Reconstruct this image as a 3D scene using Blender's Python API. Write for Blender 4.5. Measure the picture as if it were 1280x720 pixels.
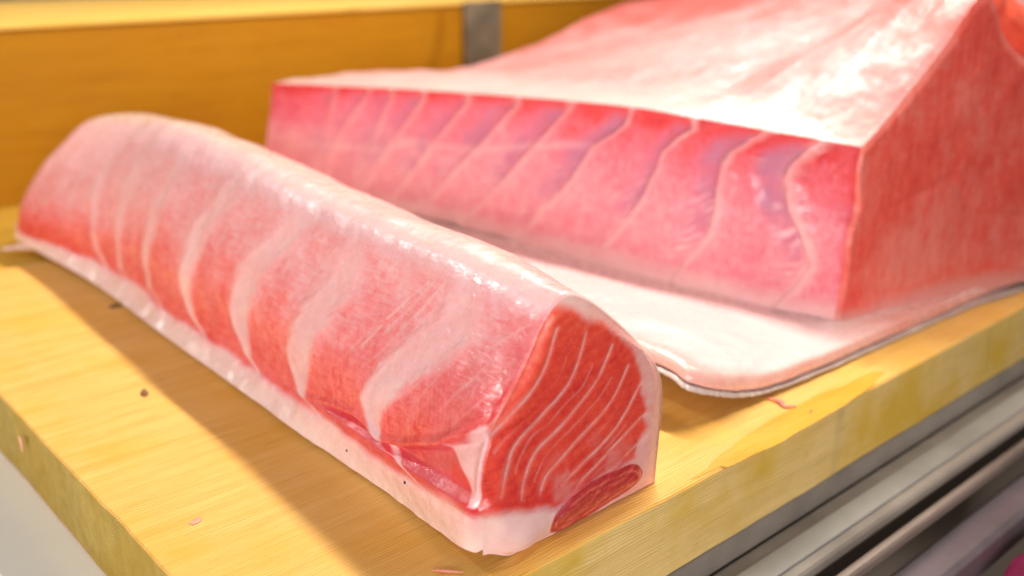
import bpy, bmesh, math, random
import numpy as np
from mathutils import Matrix, Vector

for o in list(bpy.data.objects): bpy.data.objects.remove(o)
scene = bpy.context.scene
COL = scene.collection

# ------------------------------------------------------------ camera
F_PX = 1263.0
cam_data = bpy.data.cameras.new('camera'); cam = bpy.data.objects.new('camera', cam_data); COL.objects.link(cam)
cam_data.sensor_width = 36.0; cam_data.lens = F_PX*36/1280
cam_data.clip_start = 0.02; cam_data.clip_end = 60
right = Vector((0.7471, -0.6647, 0.0)); down = Vector((-0.2187, -0.2458, -0.9443)); fwd = Vector((0.6277, 0.7055, -0.3290))
M = Matrix.Identity(4)
for i in range(3):
    M[i][0] = right[i]; M[i][1] = -down[i]; M[i][2] = -fwd[i]
M.translation = Vector((-0.1883, -0.3777, 0.36))
cam.matrix_world = M
cam_data.dof.use_dof = True
cam_data.dof.focus_distance = 0.66
cam_data.dof.aperture_fstop = 3.2
scene.camera = cam

# ------------------------------------------------------------ light
world = bpy.data.worlds.new('World'); scene.world = world; world.use_nodes = True
bgn = world.node_tree.nodes['Background']
bgn.inputs[0].default_value = (1.0, 0.82, 0.66, 1); bgn.inputs[1].default_value = 0.14

def area(name, loc, target, size, power, color, size_y=None):
    l = bpy.data.lights.new(name, 'AREA'); l.energy = power; l.color = color; l.size = size
    if size_y: l.shape = 'RECTANGLE'; l.size_y = size_y
    o = bpy.data.objects.new(name, l); COL.objects.link(o)
    o.location = loc
    d = Vector(target)-Vector(loc); o.rotation_euler = d.to_track_quat('-Z', 'Y').to_euler()
    return o
area('case_tube_light', (1.00, .42, 1.22), (.20, .42, .156), 1.05, 31, (1.0, .94, .84), .03)
area('front_fill', (-.75, -1.35, 0.40), (.4, .2, .08), .9, 23, (1.0, .94, .93), .4)  # unseen fill added to brighten the front faces of the meat
area('left_fill', (-1.5, .25, 0.36), (.2, .45, .08), .35, 10.5, (1.0, .91, .95), 1.2)  # low unseen fill, added to lift the left-facing flesh
area('back_glare_fill', (1.6, 2.4, 1.9), (.6, .5, .1), 1.0, 5, (1.0, .94, .88), .25)  # off-frame lamp added for glare on the upper surfaces
area('glint_fill_left', (-.46, 1.75, 1.25), (.2, .3, .1), .07, 9, (1.0, .95, .9))  # small added lamp, aimed to make sparkles on the front block's side
area('glint_fill_right', (2.1, 1.5, 1.55), (.75, .4, .2), .06, 5, (1.0, .95, .92))  # small added lamp, placed for wet glints on the loin's top

scene.view_settings.view_transform = 'Standard'; scene.view_settings.look = 'None'
scene.view_settings.exposure = 0.15; scene.view_settings.gamma = 1.0
scene.view_settings.use_curve_mapping = False
scene.render.engine = 'CYCLES'

# ------------------------------------------------------------ helpers
def hsh(ix, iy, iz, seed):
    n = (ix*374761393 + iy*668265263 + iz*2147483647 + seed*974634777) & 0xffffffff
    n = ((n ^ (n >> 13))*1274126177) & 0xffffffff
    n = ((n ^ (n >> 16))*2246822519) & 0xffffffff
    return ((n ^ (n >> 15)) & 0xffffff)/float(0xffffff)
def vnoise(P, scale=1.0, seed=0):
    P = np.asarray(P, float)*scale; F = np.floor(P).astype(np.int64); t = P-F; t = t*t*(3-2*t)
    r = 0
    for a in (0, 1):
        for b in (0, 1):
            for c in (0, 1):
                w = (t[:, 0] if a else 1-t[:, 0])*(t[:, 1] if b else 1-t[:, 1])*(t[:, 2] if c else 1-t[:, 2])
                r = r + w*hsh(F[:, 0]+a, F[:, 1]+b, F[:, 2]+c, seed)
    return r*2-1
def fbm(P, scale, octs=4, seed=0):
    r = 0; a = .5
    for i in range(octs): r = r+a*vnoise(P, scale*2**i, seed+i*17); a *= .5
    return r
def sm(e0, e1, x):
    t = np.clip((x-e0)/(e1-e0), 0, 1); return t*t*(3-2*t)
def crs(P, s):
    P = np.asarray(P, float); k = len(P)
    i = np.clip(np.floor(s).astype(int), 0, k-2); t = (s-i)
    g = lambda j: P[np.clip(j, 0, k-1)]
    t = t.reshape((-1,)+(1,)*(P.ndim-1))
    p0, p1, p2, p3 = g(i-1), g(i), g(i+1), g(i+2)
    return .5*((2*p1)+(-p0+p2)*t+(2*p0-5*p1+4*p2-p3)*t*t+(-p0+3*p1-3*p2+p3)*t**3)
def dist_poly(Q, L):
    """distance of 2D points Q to polyline L, plus arc fraction"""
    best = np.full(len(Q), 1e9); frac = np.zeros(len(Q)); L = np.asarray(L, float); n = len(L)-1
    for i in range(n):
        a, b = L[i], L[i+1]; d = b-a; t = np.clip(((Q-a)@d)/(d@d+1e-12), 0, 1)
        e = np.linalg.norm(Q-(a+t[:, None]*d), axis=1); m = e < best
        best[m] = e[m]; frac[m] = (i+t[m])/n
    return best, frac
def inside(Q, L):
    L = np.asarray(L, float); r = np.zeros(len(Q), bool); j = len(L)-1
    for i in range(len(L)):
        xi, yi = L[i]; xj, yj = L[j]
        c = ((yi > Q[:, 1]) != (yj > Q[:, 1])) & (Q[:, 0] < (xj-xi)*(Q[:, 1]-yi)/(yj-yi+1e-15)+xi)
        r ^= c; j = i
    return r
def sdist(Q, L):
    L = list(L); d, _ = dist_poly(Q, L+[L[0]]); return np.where(inside(Q, L), -d, d)

def tag(o, label=None, cat=None, group=None, kind=None):
    if label: o['label'] = label
    if cat: o['category'] = cat
    if group: o['group'] = group
    if kind: o['kind'] = kind
    return o
def empty(name, loc, label, cat, group=None):
    o = bpy.data.objects.new(name, None); COL.objects.link(o); o.location = loc; o.empty_display_size = .02
    bpy.context.view_layer.update()
    return tag(o, label, cat, group)
def link(name, me, mat, parent=None):
    o = bpy.data.objects.new(name, me); COL.objects.link(o)
    if mat: me.materials.append(mat)
    if parent:
        o.parent = parent; o.matrix_parent_inverse = Matrix.Translation(-Vector(parent.location)) if parent.parent is None else Matrix.Identity(4)
    return o
def mesh_np(name, V, Fq, mat, parent=None, attrs=None, normals=None, smooth=True):
    me = bpy.data.meshes.new(name)
    V = np.asarray(V, np.float32); Fq = np.asarray(Fq, np.int32)
    me.vertices.add(len(V)); me.vertices.foreach_set('co', V.ravel())
    k = Fq.shape[1]
    me.loops.add(Fq.size); me.loops.foreach_set('vertex_index', Fq.ravel())
    me.polygons.add(len(Fq)); me.polygons.foreach_set('loop_start', np.arange(len(Fq), dtype=np.int32)*k)
    me.update(calc_edges=True)
    me.polygons.foreach_set('use_smooth', np.full(len(Fq), smooth))
    for kk, a in (attrs or {}).items():
        at = me.attributes.new(kk, 'FLOAT', 'POINT'); at.data.foreach_set('value', np.asarray(a, np.float32))
    if normals is not None:
        me.normals_split_custom_set_from_vertices(np.asarray(normals, np.float32).tolist())
    return link(name, me, mat, parent)
def grid_faces(nu, nv, flip=False):
    i = np.arange(nu*nv).reshape(nu, nv)
    q = np.stack([i[:-1, :-1], i[1:, :-1], i[1:, 1:], i[:-1, 1:]], -1).reshape(-1, 4)
    return q[:, ::-1] if flip else q
def grid_normals(V, Fq):
    a = V[Fq[:, 2]]-V[Fq[:, 0]]; b = V[Fq[:, 3]]-V[Fq[:, 1]]; n = np.cross(a, b)
    N = np.zeros_like(V)
    for k in range(4):
        for c in range(3): N[:, c] += np.bincount(Fq[:, k], n[:, c], len(V))
    return N/(np.linalg.norm(N, axis=1, keepdims=True)+1e-20)
def split(V, Fq, ids, names, mat, parent, attrs, N=None):
    """cut one continuous skin into the pieces it shows; normals stay continuous"""
    if N is None: N = grid_normals(V, Fq)
    out = {}
    for k in np.unique(ids):
        f = Fq[ids == k]; u, inv = np.unique(f.ravel(), return_inverse=True)
        nm, lab, m = names(k)
        o = mesh_np(nm, V[u], inv.reshape(f.shape), m or mat, parent, {a: b[u] for a, b in attrs.items()}, N[u])
        if lab: o['label'] = lab
        out[k] = o
    return out

# ------------------------------------------------------------ materials
def nm(name):
    m = bpy.data.materials.new(name); m.use_nodes = True; nt = m.node_tree
    return m, nt, nt.nodes['Principled BSDF']
class G:
    def __init__(s, nt): s.nt = nt; s.L = nt.links
    def n(s, t, **k):
        x = s.nt.nodes.new(t)
        for a, b in k.items(): setattr(x, a, b)
        return x
    def put(s, sock, v):
        if hasattr(v, 'is_output'): s.L.new(v, sock)
        else: sock.default_value = v
    def coord(s, scale=(1, 1, 1), rot=(0, 0, 0)):
        t = s.n('ShaderNodeTexCoord'); mp = s.n('ShaderNodeMapping'); mp.inputs['Scale'].default_value = scale; mp.inputs['Rotation'].default_value = rot
        s.L.new(t.outputs['Object'], mp.inputs[0]); return mp.outputs[0]
    def noise(s, vec, scale, detail=4, rough=.55, dist=0):
        x = s.n('ShaderNodeTexNoise'); s.L.new(vec, x.inputs['Vector'])
        x.inputs['Scale'].default_value = scale; x.inputs['Detail'].default_value = detail; x.inputs['Roughness'].default_value = rough; x.inputs['Distortion'].default_value = dist
        return x.outputs[0]
    def rng(s, v, a, b, c=0., d=1., smooth=False):
        x = s.n('ShaderNodeMapRange'); s.put(x.inputs[0], v)
        if smooth: x.interpolation_type = 'SMOOTHSTEP'
        for i, w in enumerate((a, b, c, d)): x.inputs[1+i].default_value = w
        return x.outputs[0]
    def math(s, op, a, b=0., clamp=False):
        x = s.n('ShaderNodeMath', operation=op, use_clamp=clamp); s.put(x.inputs[0], a); s.put(x.inputs[1], b); return x.outputs[0]
    def mix(s, f, a, b, mode='MIX'):
        x = s.n('ShaderNodeMix', data_type='RGBA', blend_type=mode); s.put(x.inputs[0], f)
        s.put(x.inputs[6], a if hasattr(a, 'is_output') else (*a, 1)); s.put(x.inputs[7], b if hasattr(b, 'is_output') else (*b, 1)); return x.outputs[2]
    def attr(s, name):
        x = s.n('ShaderNodeAttribute'); x.attribute_name = name; return x.outputs['Fac']
    def bump(s, h, strength, dist, normal=None):
        x = s.n('ShaderNodeBump'); x.inputs['Strength'].default_value = strength; x.inputs['Distance'].default_value = dist
        s.put(x.inputs['Height'], h)
        if normal: s.L.new(normal, x.inputs['Normal'])
        return x.outputs[0]

def flesh_material(name, pale, mid, deep, fatc, purple, rough=.34, coat=.5, fibre=(1, 1, 1), frot=(0, 0, 0), sparkle=.5, sss=0.0):
    m, nt, B = nm(name); g = G(nt)
    dp = g.attr('deep'); ft = g.attr('fat'); pu = g.attr('purple')
    c1 = g.coord(); c2 = g.coord(fibre, frot)
    n1 = g.noise(c1, 45, 5, .6); n2 = g.noise(c2, 260, 4, .6, .4); n3 = g.noise(c1, 700, 3, .6); n4 = g.noise(c1, 130, 4, .6)
    v = g.math('ADD', dp, g.math('MULTIPLY', g.math('SUBTRACT', n1, .5), .60))
    v = g.math('ADD', v, g.math('MULTIPLY', g.math('SUBTRACT', n2, .5), .72))
    v = g.math('ADD', v, g.math('MULTIPLY', g.math('SUBTRACT', n4, .5), .60))
    base = g.mix(g.rng(v, 0, .5), pale, mid); base = g.mix(g.rng(v, .5, 1.0), base, deep)
    base = g.mix(pu, base, purple)
    # pale marbling freckles
    fr = g.rng(n3, .60, .74, 0, .35); base = g.mix(g.math('MULTIPLY', fr, g.rng(n1, .35, .6)), base, fatc)
    fv = g.math('ADD', ft, g.math('MULTIPLY', g.math('SUBTRACT', n2, .5), g.math('MULTIPLY', g.math('SUBTRACT', 1.0, g.math('ABSOLUTE', g.math('SUBTRACT', g.math('MULTIPLY', ft, 2.0), 1.0))), .9)))
    fat2 = g.mix(g.rng(n4, .3, .75), fatc, (fatc[0]*.97, fatc[1]*.86, fatc[2]*.84))
    fat2 = g.mix(g.math('MULTIPLY', pu, .8, True), fat2, (fatc[0]*.86, fatc[1]*.76, fatc[2]*.84))
    base = g.mix(g.math('MULTIPLY', fv, 1.0, True), base, fat2)
    nt.links.new(base, B.inputs['Base Color'])
    g.put(B.inputs['Roughness'], g.rng(n4, .3, .7, rough-.10, rough+.14))
    B.inputs['Coat Weight'].default_value = coat; B.inputs['Coat Roughness'].default_value = .12
    B.inputs['Specular IOR Level'].default_value = .5
    if sss:
        B.subsurface_method = 'BURLEY'; B.inputs['Subsurface Weight'].default_value = sss
        B.inputs['Subsurface Radius'].default_value = (1, .35, .25); B.inputs['Subsurface Scale'].default_value = .004
    bn = g.bump(n1, .35, .0022); bn = g.bump(n2, .45, .0007, bn)
    nt.links.new(bn, B.inputs['Normal'])
    sp = g.noise(c1, 420, 3, .65); sp2 = g.rng(g.noise(c1, 60, 3, .6), .42, .62)
    cb = g.bump(g.math('MULTIPLY', sp, sp2), sparkle, .0016, bn)
    nt.links.new(cb, B.inputs['Coat Normal'])
    return m
PALE = (.90, .46, .48); MID = (.86, .19, .20); DEEP = (.72, .040, .045); FAT = (.90, .62, .62); PURP = (.50, .15, .24)
M_fleshA = flesh_material('marbled_flesh', PALE, MID, DEEP, FAT, PURP, fibre=(1.6, .22, 1.2), frot=(.35, 0, 0), sparkle=1.0)
M_fatA = flesh_material('wet_fat', PALE, MID, DEEP, (.90, .70, .63), PURP, rough=.28, coat=.7, fibre=(1, .3, 1), sparkle=.6)
M_cutA = flesh_material('cut_face_flesh', (.92, .20, .11), (.86, .075, .038), (.66, .024, .018), (.88, .60, .55), PURP, rough=.36, coat=.25, fibre=(.35, 1, 1.6), frot=(0, .5, 0), sparkle=.35)
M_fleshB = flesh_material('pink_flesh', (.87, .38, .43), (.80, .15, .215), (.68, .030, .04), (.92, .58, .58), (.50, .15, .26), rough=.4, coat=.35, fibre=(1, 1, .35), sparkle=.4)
M_topB = flesh_material('pale_belly_fat', (.62, .34, .32), (.66, .22, .21), (.62, .10, .08), (.62, .42, .38), PURP, rough=.42, coat=.35, fibre=(1, .5, 1), sparkle=1.2)
M_redB = flesh_material('red_cut_face', (.88, .24, .19), (.84, .10, .07), (.68, .035, .03), (.72, .34, .30), PURP, rough=.45, coat=.15, fibre=(1, 1, .12), sparkle=.3)
M_darkA = flesh_material('dark_muscle', (.75, .16, .13), (.52, .035, .04), (.34, .012, .02), (.65, .25, .22), PURP, rough=.3, coat=.6, sparkle=.4)

def simple(name, col, rough=.5, metal=0, coat=0, nscale=0, namt=.1, bumpd=0, stretch=(1, 1, 1)):
    m, nt, B = nm(name); g = G(nt); B.inputs['Roughness'].default_value = rough; B.inputs['Metallic'].default_value = metal; B.inputs['Coat Weight'].default_value = coat
    c = g.coord(stretch); n = g.noise(c, nscale or 20, 4, .6)
    nt.links.new(g.mix(g.rng(n, .3, .7), tuple(x*(1-namt) for x in col), tuple(min(1, x*(1+namt)) for x in col)), B.inputs['Base Color'])
    if bumpd: nt.links.new(g.bump(n, .5, bumpd), B.inputs['Normal'])
    return m
def wood(name, light, dark, stain, side=False, gloss=.45, grain=1.0, stainamt=.5):
    m, nt, B = nm(name); g = G(nt)
    c = g.coord(); 
    warp = g.noise(g.coord((.8, 3, 3)), 6, 3, .5)
    # growth rings: fine lines running along x
    cs = g.n('ShaderNodeSeparateXYZ'); nt.links.new(c, cs.inputs[0])
    yy = g.math('ADD', cs.outputs[1], g.math('MULTIPLY', warp, .022)); zz = cs.outputs[2]
    ph = g.math('ADD', g.math('MULTIPLY', yy, 2700*grain), g.math('MULTIPLY', zz, 2600*grain))
    ln = g.math('ADD', g.math('MULTIPLY', g.math('SINE', ph), .5), .5)
    big = g.noise(g.coord((.5, 9, 9)), 9, 4, .6); fine = g.noise(g.coord((2.2, 60, 60)), 10, 4, .65); bl = g.noise(c, 9, 4, .6); bl2 = g.noise(c, 28, 4, .6)
    t = g.math('ADD', g.math('MULTIPLY', g.math('MULTIPLY', g.rng(ln, .35, 1.0), g.rng(g.noise(g.coord((1, 4, 4)), 5, 2), .30, .60, .25, 1.0)), .62), g.math('MULTIPLY', g.rng(big, .38, .68), .32)); t = g.math('ADD', t, g.math('MULTIPLY', g.rng(fine, .45, .75), .38))
    col = g.mix(t, light, dark)
    col = g.mix(g.math('MULTIPLY', g.rng(bl, .46, .66), stainamt), col, stain)
    col = g.mix(g.math('MULTIPLY', g.rng(bl2, .55, .75), stainamt*.4), col, tuple(x*.8 for x in stain))
    for rz, thr, sc in ((.95, .70, 2.2), (-.6, .72, 1.7)):
        scr = g.noise(g.coord((5, 150, 1), (0, 0, rz)), sc, 2, .4)
        col = g.mix(g.rng(scr, thr, thr+.04, 0, .40), col, tuple(x*.55 for x in dark))
    nt.links.new(col, B.inputs['Base Color'])
    B.inputs['Specular IOR Level'].default_value = .14
    g.put(B.inputs['Roughness'], g.rng(bl2, .3, .7, gloss-.1, gloss+.15))
    bn = g.bump(fine, .4, .0008); bn = g.bump(ln, .25, .00025, bn)
    nt.links.new(bn, B.inputs['Normal'])
    return m
M_board = wood('board_wood', (.88, .56, .18), (.64, .30, .035), (.76, .38, .02), stainamt=.45)
M_rail_shade = wood('rail_wood_shaded', (.44, .20, .010), (.31, .115, .004), (.42, .17, .006), stainamt=.4)  # rail front kept dark by its colour, standing for shade
M_side = wood('board_side_wood', (.90, .66, .26), (.62, .40, .12), (.70, .44, .03), stainamt=.8, gloss=.6)
M_end = wood('board_end_wood', (.50, .37, .09), (.24, .15, .025), (.40, .25, .015), stainamt=.8, gloss=.6)
M_tray = wood('shelf_wood', (.66, .40, .06), (.50, .26, .03), (.60, .33, .03), stainamt=.5)
# ------------------------------------------------------------ measured lines of the meat (surface parameters)
SEAMS_B = [[(0.017, 0.48), (0.144, 0.36), (0.294, 0.264), (0.431, 0.323), (0.585, 0.419), (0.739, 0.464), (0.843, 0.438), (0.99, 0.275)], [(0.054, 1.145), (0.348, 0.905), (0.552, 0.841), (0.746, 0.817), (0.849, 0.758), (0.993, 0.566)], [(0.01, 1.788), (0.084, 1.724), (0.405, 1.5), (0.572, 1.39), (0.783, 1.276), (0.933, 1.017)], [(0.0, 2.324), (0.04, 2.276), (0.271, 2.177), (0.505, 2.044), (0.736, 1.972), (0.9, 1.753)], [(0.0, 2.695), (0.211, 2.567), (0.405, 2.458), (0.629, 2.351), (0.93, 2.193)], [(0.114, 2.927), (0.348, 2.805), (0.615, 2.636), (0.933, 2.479)], [(0.087, 3.154), (0.341, 3.042), (0.515, 2.951), (0.923, 2.735)], [(0.221, 3.293), (0.572, 3.162), (0.926, 2.991)], [(0.274, 3.36), (0.582, 3.266), (0.93, 3.178)], [(0.344, 3.52), (0.575, 3.458), (0.943, 3.312)], [(0.368, 3.592), (0.622, 3.538), (0.926, 3.493)]]
HLINE_B = [(0.415, 3.893), (0.472, 3.581), (0.472, 3.386), (0.488, 3.229), (0.592, 3.05), (0.585, 2.826), (0.589, 2.674), (0.666, 2.391), (0.722, 2.145), (0.716, 1.86)]
FSEAMS_A = [[(0.1983, 0.142), (0.1876, 0.1195), (0.1718, 0.1037), (0.1531, 0.0919), (0.1373, 0.0769)], [(0.222, 0.1332), (0.2111, 0.1073), (0.1879, 0.0907), (0.1655, 0.0772), (0.1592, 0.0662), (0.1541, 0.0467)], [(0.2459, 0.1188), (0.2323, 0.0983), (0.2083, 0.0813), (0.1816, 0.0661), (0.1732, 0.0529), (0.17, 0.0404)], [(0.2617, 0.1006), (0.2441, 0.078), (0.2123, 0.0606), (0.1918, 0.0486), (0.1852, 0.0372)], [(0.2757, 0.0852), (0.2525, 0.0581), (0.2234, 0.0453), (0.2024, 0.0361)], [(0.2812, 0.0602), (0.253, 0.0462), (0.2309, 0.0368), (0.2166, 0.0306)], [(0.2855, 0.0438), (0.2538, 0.0312), (0.2313, 0.0279)]]
OUTLINE_A = [(0.1916, 0.1537), (0.2013, 0.1563), (0.2113, 0.1524), (0.2224, 0.1419), (0.238, 0.1359), (0.2515, 0.1254), (0.2649, 0.1108), (0.2691, 0.1041), (0.2752, 0.0927), (0.2778, 0.0759), (0.2842, 0.0633), (0.2798, 0.0577), (0.2852, 0.0481), (0.2775, 0.0418), (0.2734, 0.03), (0.2351, 0.0234), (0.1991, 0.0219), (0.1655, 0.0339), (0.1385, 0.0379), (0.1347, 0.0649), (0.1362, 0.0824), (0.152, 0.0974), (0.1705, 0.1195), (0.1816, 0.1364)]
OVAL_A = [(0.1945, 0.0106), (0.1992, 0.019), (0.2203, 0.0263), (0.2501, 0.0278), (0.2737, 0.0251), (0.2808, 0.0151), (0.2708, 0.0066), (0.2435, 0.0021), (0.2138, -0.0005), (0.1995, 0.002)]
THIN_A = [([(3.439, 0.138), (3.138, 0.154), (2.778, 0.17), (2.393, 0.185)], 0.0016), ([(3.836, 0.164), (3.595, 0.176), (3.367, 0.186)], 0.0016), ([(3.583, 0.118), (3.09, 0.134), (2.754, 0.15)], 0.0016)]
WEDGE_A = [(2.26, 0.021), (1.92, 0.04), (1.8, 0.055), (1.62, 0.046), (1.4, 0.034), (1.1, 0.024), (1.1, 0.02)]
FLAP_DATA = [(0.36, 0.8, 0.02), (0.375, 0.55, 0.02), (0.385, 0.34, 0.03), (0.388, 0.18, 0.04), (0.386, 0.0897, 0.04), (0.3888, 0.0643, 0.034), (0.4196, 0.0539, 0.022), (0.4546, 0.0515, 0.012), (0.5017, 0.0487, 0.008), (0.5918, 0.0463, 0.006), (0.7139, 0.0416, 0.005), (0.9247, 0.0315, 0.005), (1.15, -0.02, 0.004), (1.4, -0.08, 0.004)]
FLAP_IN = [(0.52, 0.8, 0.014), (0.57, 0.55, 0.008), (0.6, 0.4, 0.004), (0.615, 0.3, 0.002), (0.63, 0.2, 0.001), (0.64, 0.16, 0.001), (0.65, 0.13, 0.001), (0.66, 0.115, 0.001), (0.68, 0.105, 0.001), (0.72, 0.09, 0.001), (0.8, 0.075, 0.001), (0.92, 0.045, 0.001), (1.15, 0.0, 0.008), (1.4, -0.05, 0.008)]
# ------------------------------------------------------------ setting
def slab(name, x0, x1, y0, y1, z0, z1, mat, parent=None, bev=.004, nx=2, ny=2, wob=0.0, seed=3):
    bm = bmesh.new()
    bmesh.ops.create_cube(bm, size=1)
    for v in bm.verts:
        v.co = Vector((x0 if v.co.x < 0 else x1, y0 if v.co.y < 0 else y1, z0 if v.co.z < 0 else z1))
    if nx > 2 or ny > 2:
        for k in range(1, nx): bmesh.ops.bisect_plane(bm, geom=bm.verts[:]+bm.edges[:]+bm.faces[:], plane_co=(x0+(x1-x0)*k/nx, 0, 0), plane_no=(1, 0, 0))
        for k in range(1, ny): bmesh.ops.bisect_plane(bm, geom=bm.verts[:]+bm.edges[:]+bm.faces[:], plane_co=(0, y0+(y1-y0)*k/ny, 0), plane_no=(0, 1, 0))
    if wob:
        vs = [v for v in bm.verts if abs(v.co.x-x0) < 1e-6 or abs(v.co.x-x1) < 1e-6 or abs(v.co.y-y0) < 1e-6 or abs(v.co.y-y1) < 1e-6]
        p = np.array([(v.co.x, v.co.y, v.co.z*.2) for v in vs]); q = p*[1, 1, 3]
        a = fbm(p, 9, 3, seed)*wob+fbm(q, 60, 2, seed+5)*wob*.5
        for v, dd in zip(vs, a):
            ex = min(abs(v.co.x-x0), abs(v.co.x-x1)) < 1e-6; ey = min(abs(v.co.y-y0), abs(v.co.y-y1)) < 1e-6
            if ex: v.co.x += float(dd)
            if ey: v.co.y += float(dd)
    if bev:
        ed = [e for e in bm.edges if e.calc_face_angle(0) > .7]
        bmesh.ops.bevel(bm, geom=ed, offset=bev, segments=3, profile=.6, affect='EDGES')
    bmesh.ops.recalc_face_normals(bm, faces=bm.faces[:])
    me = bpy.data.meshes.new(name); bm.to_mesh(me); bm.free()
    for p in me.polygons: p.use_smooth = True
    try: me.set_sharp_from_angle(angle=math.radians(35))
    except Exception: pass
    return link(name, me, mat, parent)

M_counter = simple('white_laminate', (.80, .80, .74), .25, coat=.3, nscale=4, namt=.05)
M_steel = simple('brushed_steel', (.62, .61, .60), .28, metal=1, nscale=30, namt=.15, bumpd=.0004, stretch=(1, 30, 30))
M_greysteel = simple('worn_steel', (.17, .14, .10), .5, metal=.3, nscale=12, namt=.6)
M_cap_lit = wood('cap_wood_lit', (.86, .56, .15), (.78, .44, .07), (.80, .46, .06), stainamt=.4)  # brighter wood on the rail's top, standing for the light falling there
M_lip = simple('worn_lip', (.34, .33, .31), .35, nscale=6, namt=.25, coat=.3)
M_ledge = simple('worn_grey_ledge', (.27, .235, .20), .4, nscale=8, namt=.3, coat=.2)
M_black = simple('dark_plastic', (.03, .022, .03), .45, nscale=20, namt=.3)
M_mauve = simple('mauve_plastic', (.15, .12, .13), .35, coat=.4, nscale=9, namt=.3)
M_magenta = simple('magenta_wrap', (.26, .015, .08), .3, coat=.6, nscale=25, namt=.5, bumpd=.004)
M_orange = simple('warm_metal', (.26, .20, .17), .5, metal=.3, nscale=10, namt=.2)

ct = slab('counter_top', -2.2, 3.2, .03, 3.0, -.102, -.068, M_counter, bev=.006); tag(ct, 'white counter top under the boards', kind='structure')
fl = slab('floor', -4, 5, -4, 4, -.95, -.90, simple('dark_floor', (.05, .04, .045), .5, nscale=5), bev=0); tag(fl, 'dark floor below the counter', kind='structure')
cab = slab('cabinet_front', -2.2, 3.2, .01, 2.9, -.90, -.103, simple('cabinet_dark', (.22, .18, .14), .5, nscale=5), bev=0); tag(cab, kind='structure')

# cutting board, grain along x
board = slab('cutting_board', 0, 2.0, 0, .832, -.0655, 0, M_board, bev=.0035, nx=160, ny=90, wob=.0016)
board.data.materials.append(M_side); board.data.materials.append(M_end)
for p in board.data.polygons:
    if abs(p.normal.z) < .45: p.material_index = 1 if abs(p.normal.y) > abs(p.normal.x) else 2
tag(board, 'thick pale wooden cutting board under both pieces of tuna', 'cutting board')
shelf = slab('wooden_shelf', -1.2, 3.0, .842, 1.148, -.0655, -.006, M_tray, bev=.004)
tag(shelf, 'yellow wooden shelf plank between the cutting board and the back rail', 'shelf')
rail = empty('wooden_rail', (.9, 1.15, -.0655), 'tall wooden back rail, orange brown front darkened as shade, pale lit flat top and steel strap', 'rail')
slab('plank', -1.6, 3.4, 1.15, 1.205, -.0655, .238, M_rail_shade, rail, bev=.004)
slab('cap_board', -1.6, 3.4, 1.146, 1.75, .2385, .244, M_cap_lit, rail, bev=.005)
strap = slab('strap', 1.043, 1.132, 1.137, 1.1445, -.005, .2445, M_greysteel, rail, bev=.002)

# steel front of the case, in front of the board on the lower right
led = empty('steel_ledge', (.5, -.06, -.103), 'blurred brushed steel ledge along the front of the counter', 'ledge')
slab('ledge_plate', -.1, 3.0, -.044, .002, -.100, -.088, M_ledge, led, bev=.0055)
slab('raised_lip', -.1, 3.0, -.034, -.014, -.0878, -.0855, M_lip, led, bev=.001)
slab('ledge_back', -.1, 3.0, .0035, .028, -.100, -.069, M_ledge, led, bev=.003)
b1 = slab('guard_bar', -.1, 3.0, -.060, -.050, -.112, -.101, M_orange, None, bev=.005); tag(b1, 'thin warm metal bar running below the grey ledge', 'bar')
b2 = slab('plastic_channel', -.1, 3.0, -.094, -.058, -.165, -.128, M_mauve, None, bev=.012); tag(b2, 'mauve grey plastic channel below the warm metal bar', 'channel')
# crumpled magenta package
bm = bmesh.new(); bmesh.ops.create_icosphere(bm, subdivisions=4, radius=1)
P = np.array([v.co[:] for v in bm.verts]); d = 1+.22*fbm(P, 1.7, 4, 9)
for v, dd in zip(bm.verts, d): v.co = Vector((v.co.x*.075*dd, v.co.y*.034*dd, v.co.z*.032*dd))
me = bpy.data.meshes.new('wrapped_package'); bm.to_mesh(me); bm.free()
for p in me.polygons: p.use_smooth = True
pk = link('wrapped_package', me, M_magenta); pk.location = (.625, -.140, -.160); tag(pk, 'dark magenta wrapped package in the bottom right corner below the counter', 'package')

# ------------------------------------------------------------ tuna block A (front)
A_Y = np.array([.02, .12, .30, .50, .70, .90])
A_S = np.array([[[0.134, 0.012], [0.134, 0.041], [0.141, 0.083], [0.1717, 0.124], [0.197, 0.156], [0.222, 0.157], [0.2765, 0.11], [0.3014, 0.0745], [0.3, 0.0]], [[0.147, 0.003], [0.147, 0.031], [0.155, 0.07], [0.185, 0.122], [0.205, 0.16], [0.237, 0.162], [0.288, 0.126], [0.31, 0.08], [0.31, 0.0]], [[0.151, 0.003], [0.165, 0.024], [0.17, 0.065], [0.192, 0.115], [0.217, 0.158], [0.25, 0.16], [0.297, 0.137], [0.325, 0.09], [0.33, 0.0]], [[0.156, 0.003], [0.173, 0.022], [0.178, 0.065], [0.2, 0.118], [0.232, 0.166], [0.266, 0.167], [0.312, 0.142], [0.34, 0.09], [0.345, 0.0]], [[0.16, 0.006], [0.178, 0.024], [0.182, 0.06], [0.205, 0.115], [0.245, 0.163], [0.28, 0.166], [0.327, 0.147], [0.355, 0.1], [0.36, 0.0]], [[0.143, 0.014], [0.147, 0.028], [0.156, 0.055], [0.195, 0.103], [0.2485, 0.144], [0.289, 0.15], [0.34, 0.139], [0.36, 0.1], [0.365, 0.0]]])
ROOT_A = empty('tuna_block', (.24, .46, 0), 'long front tuna block with a red striped cut end facing the viewer', 'tuna block')
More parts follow.
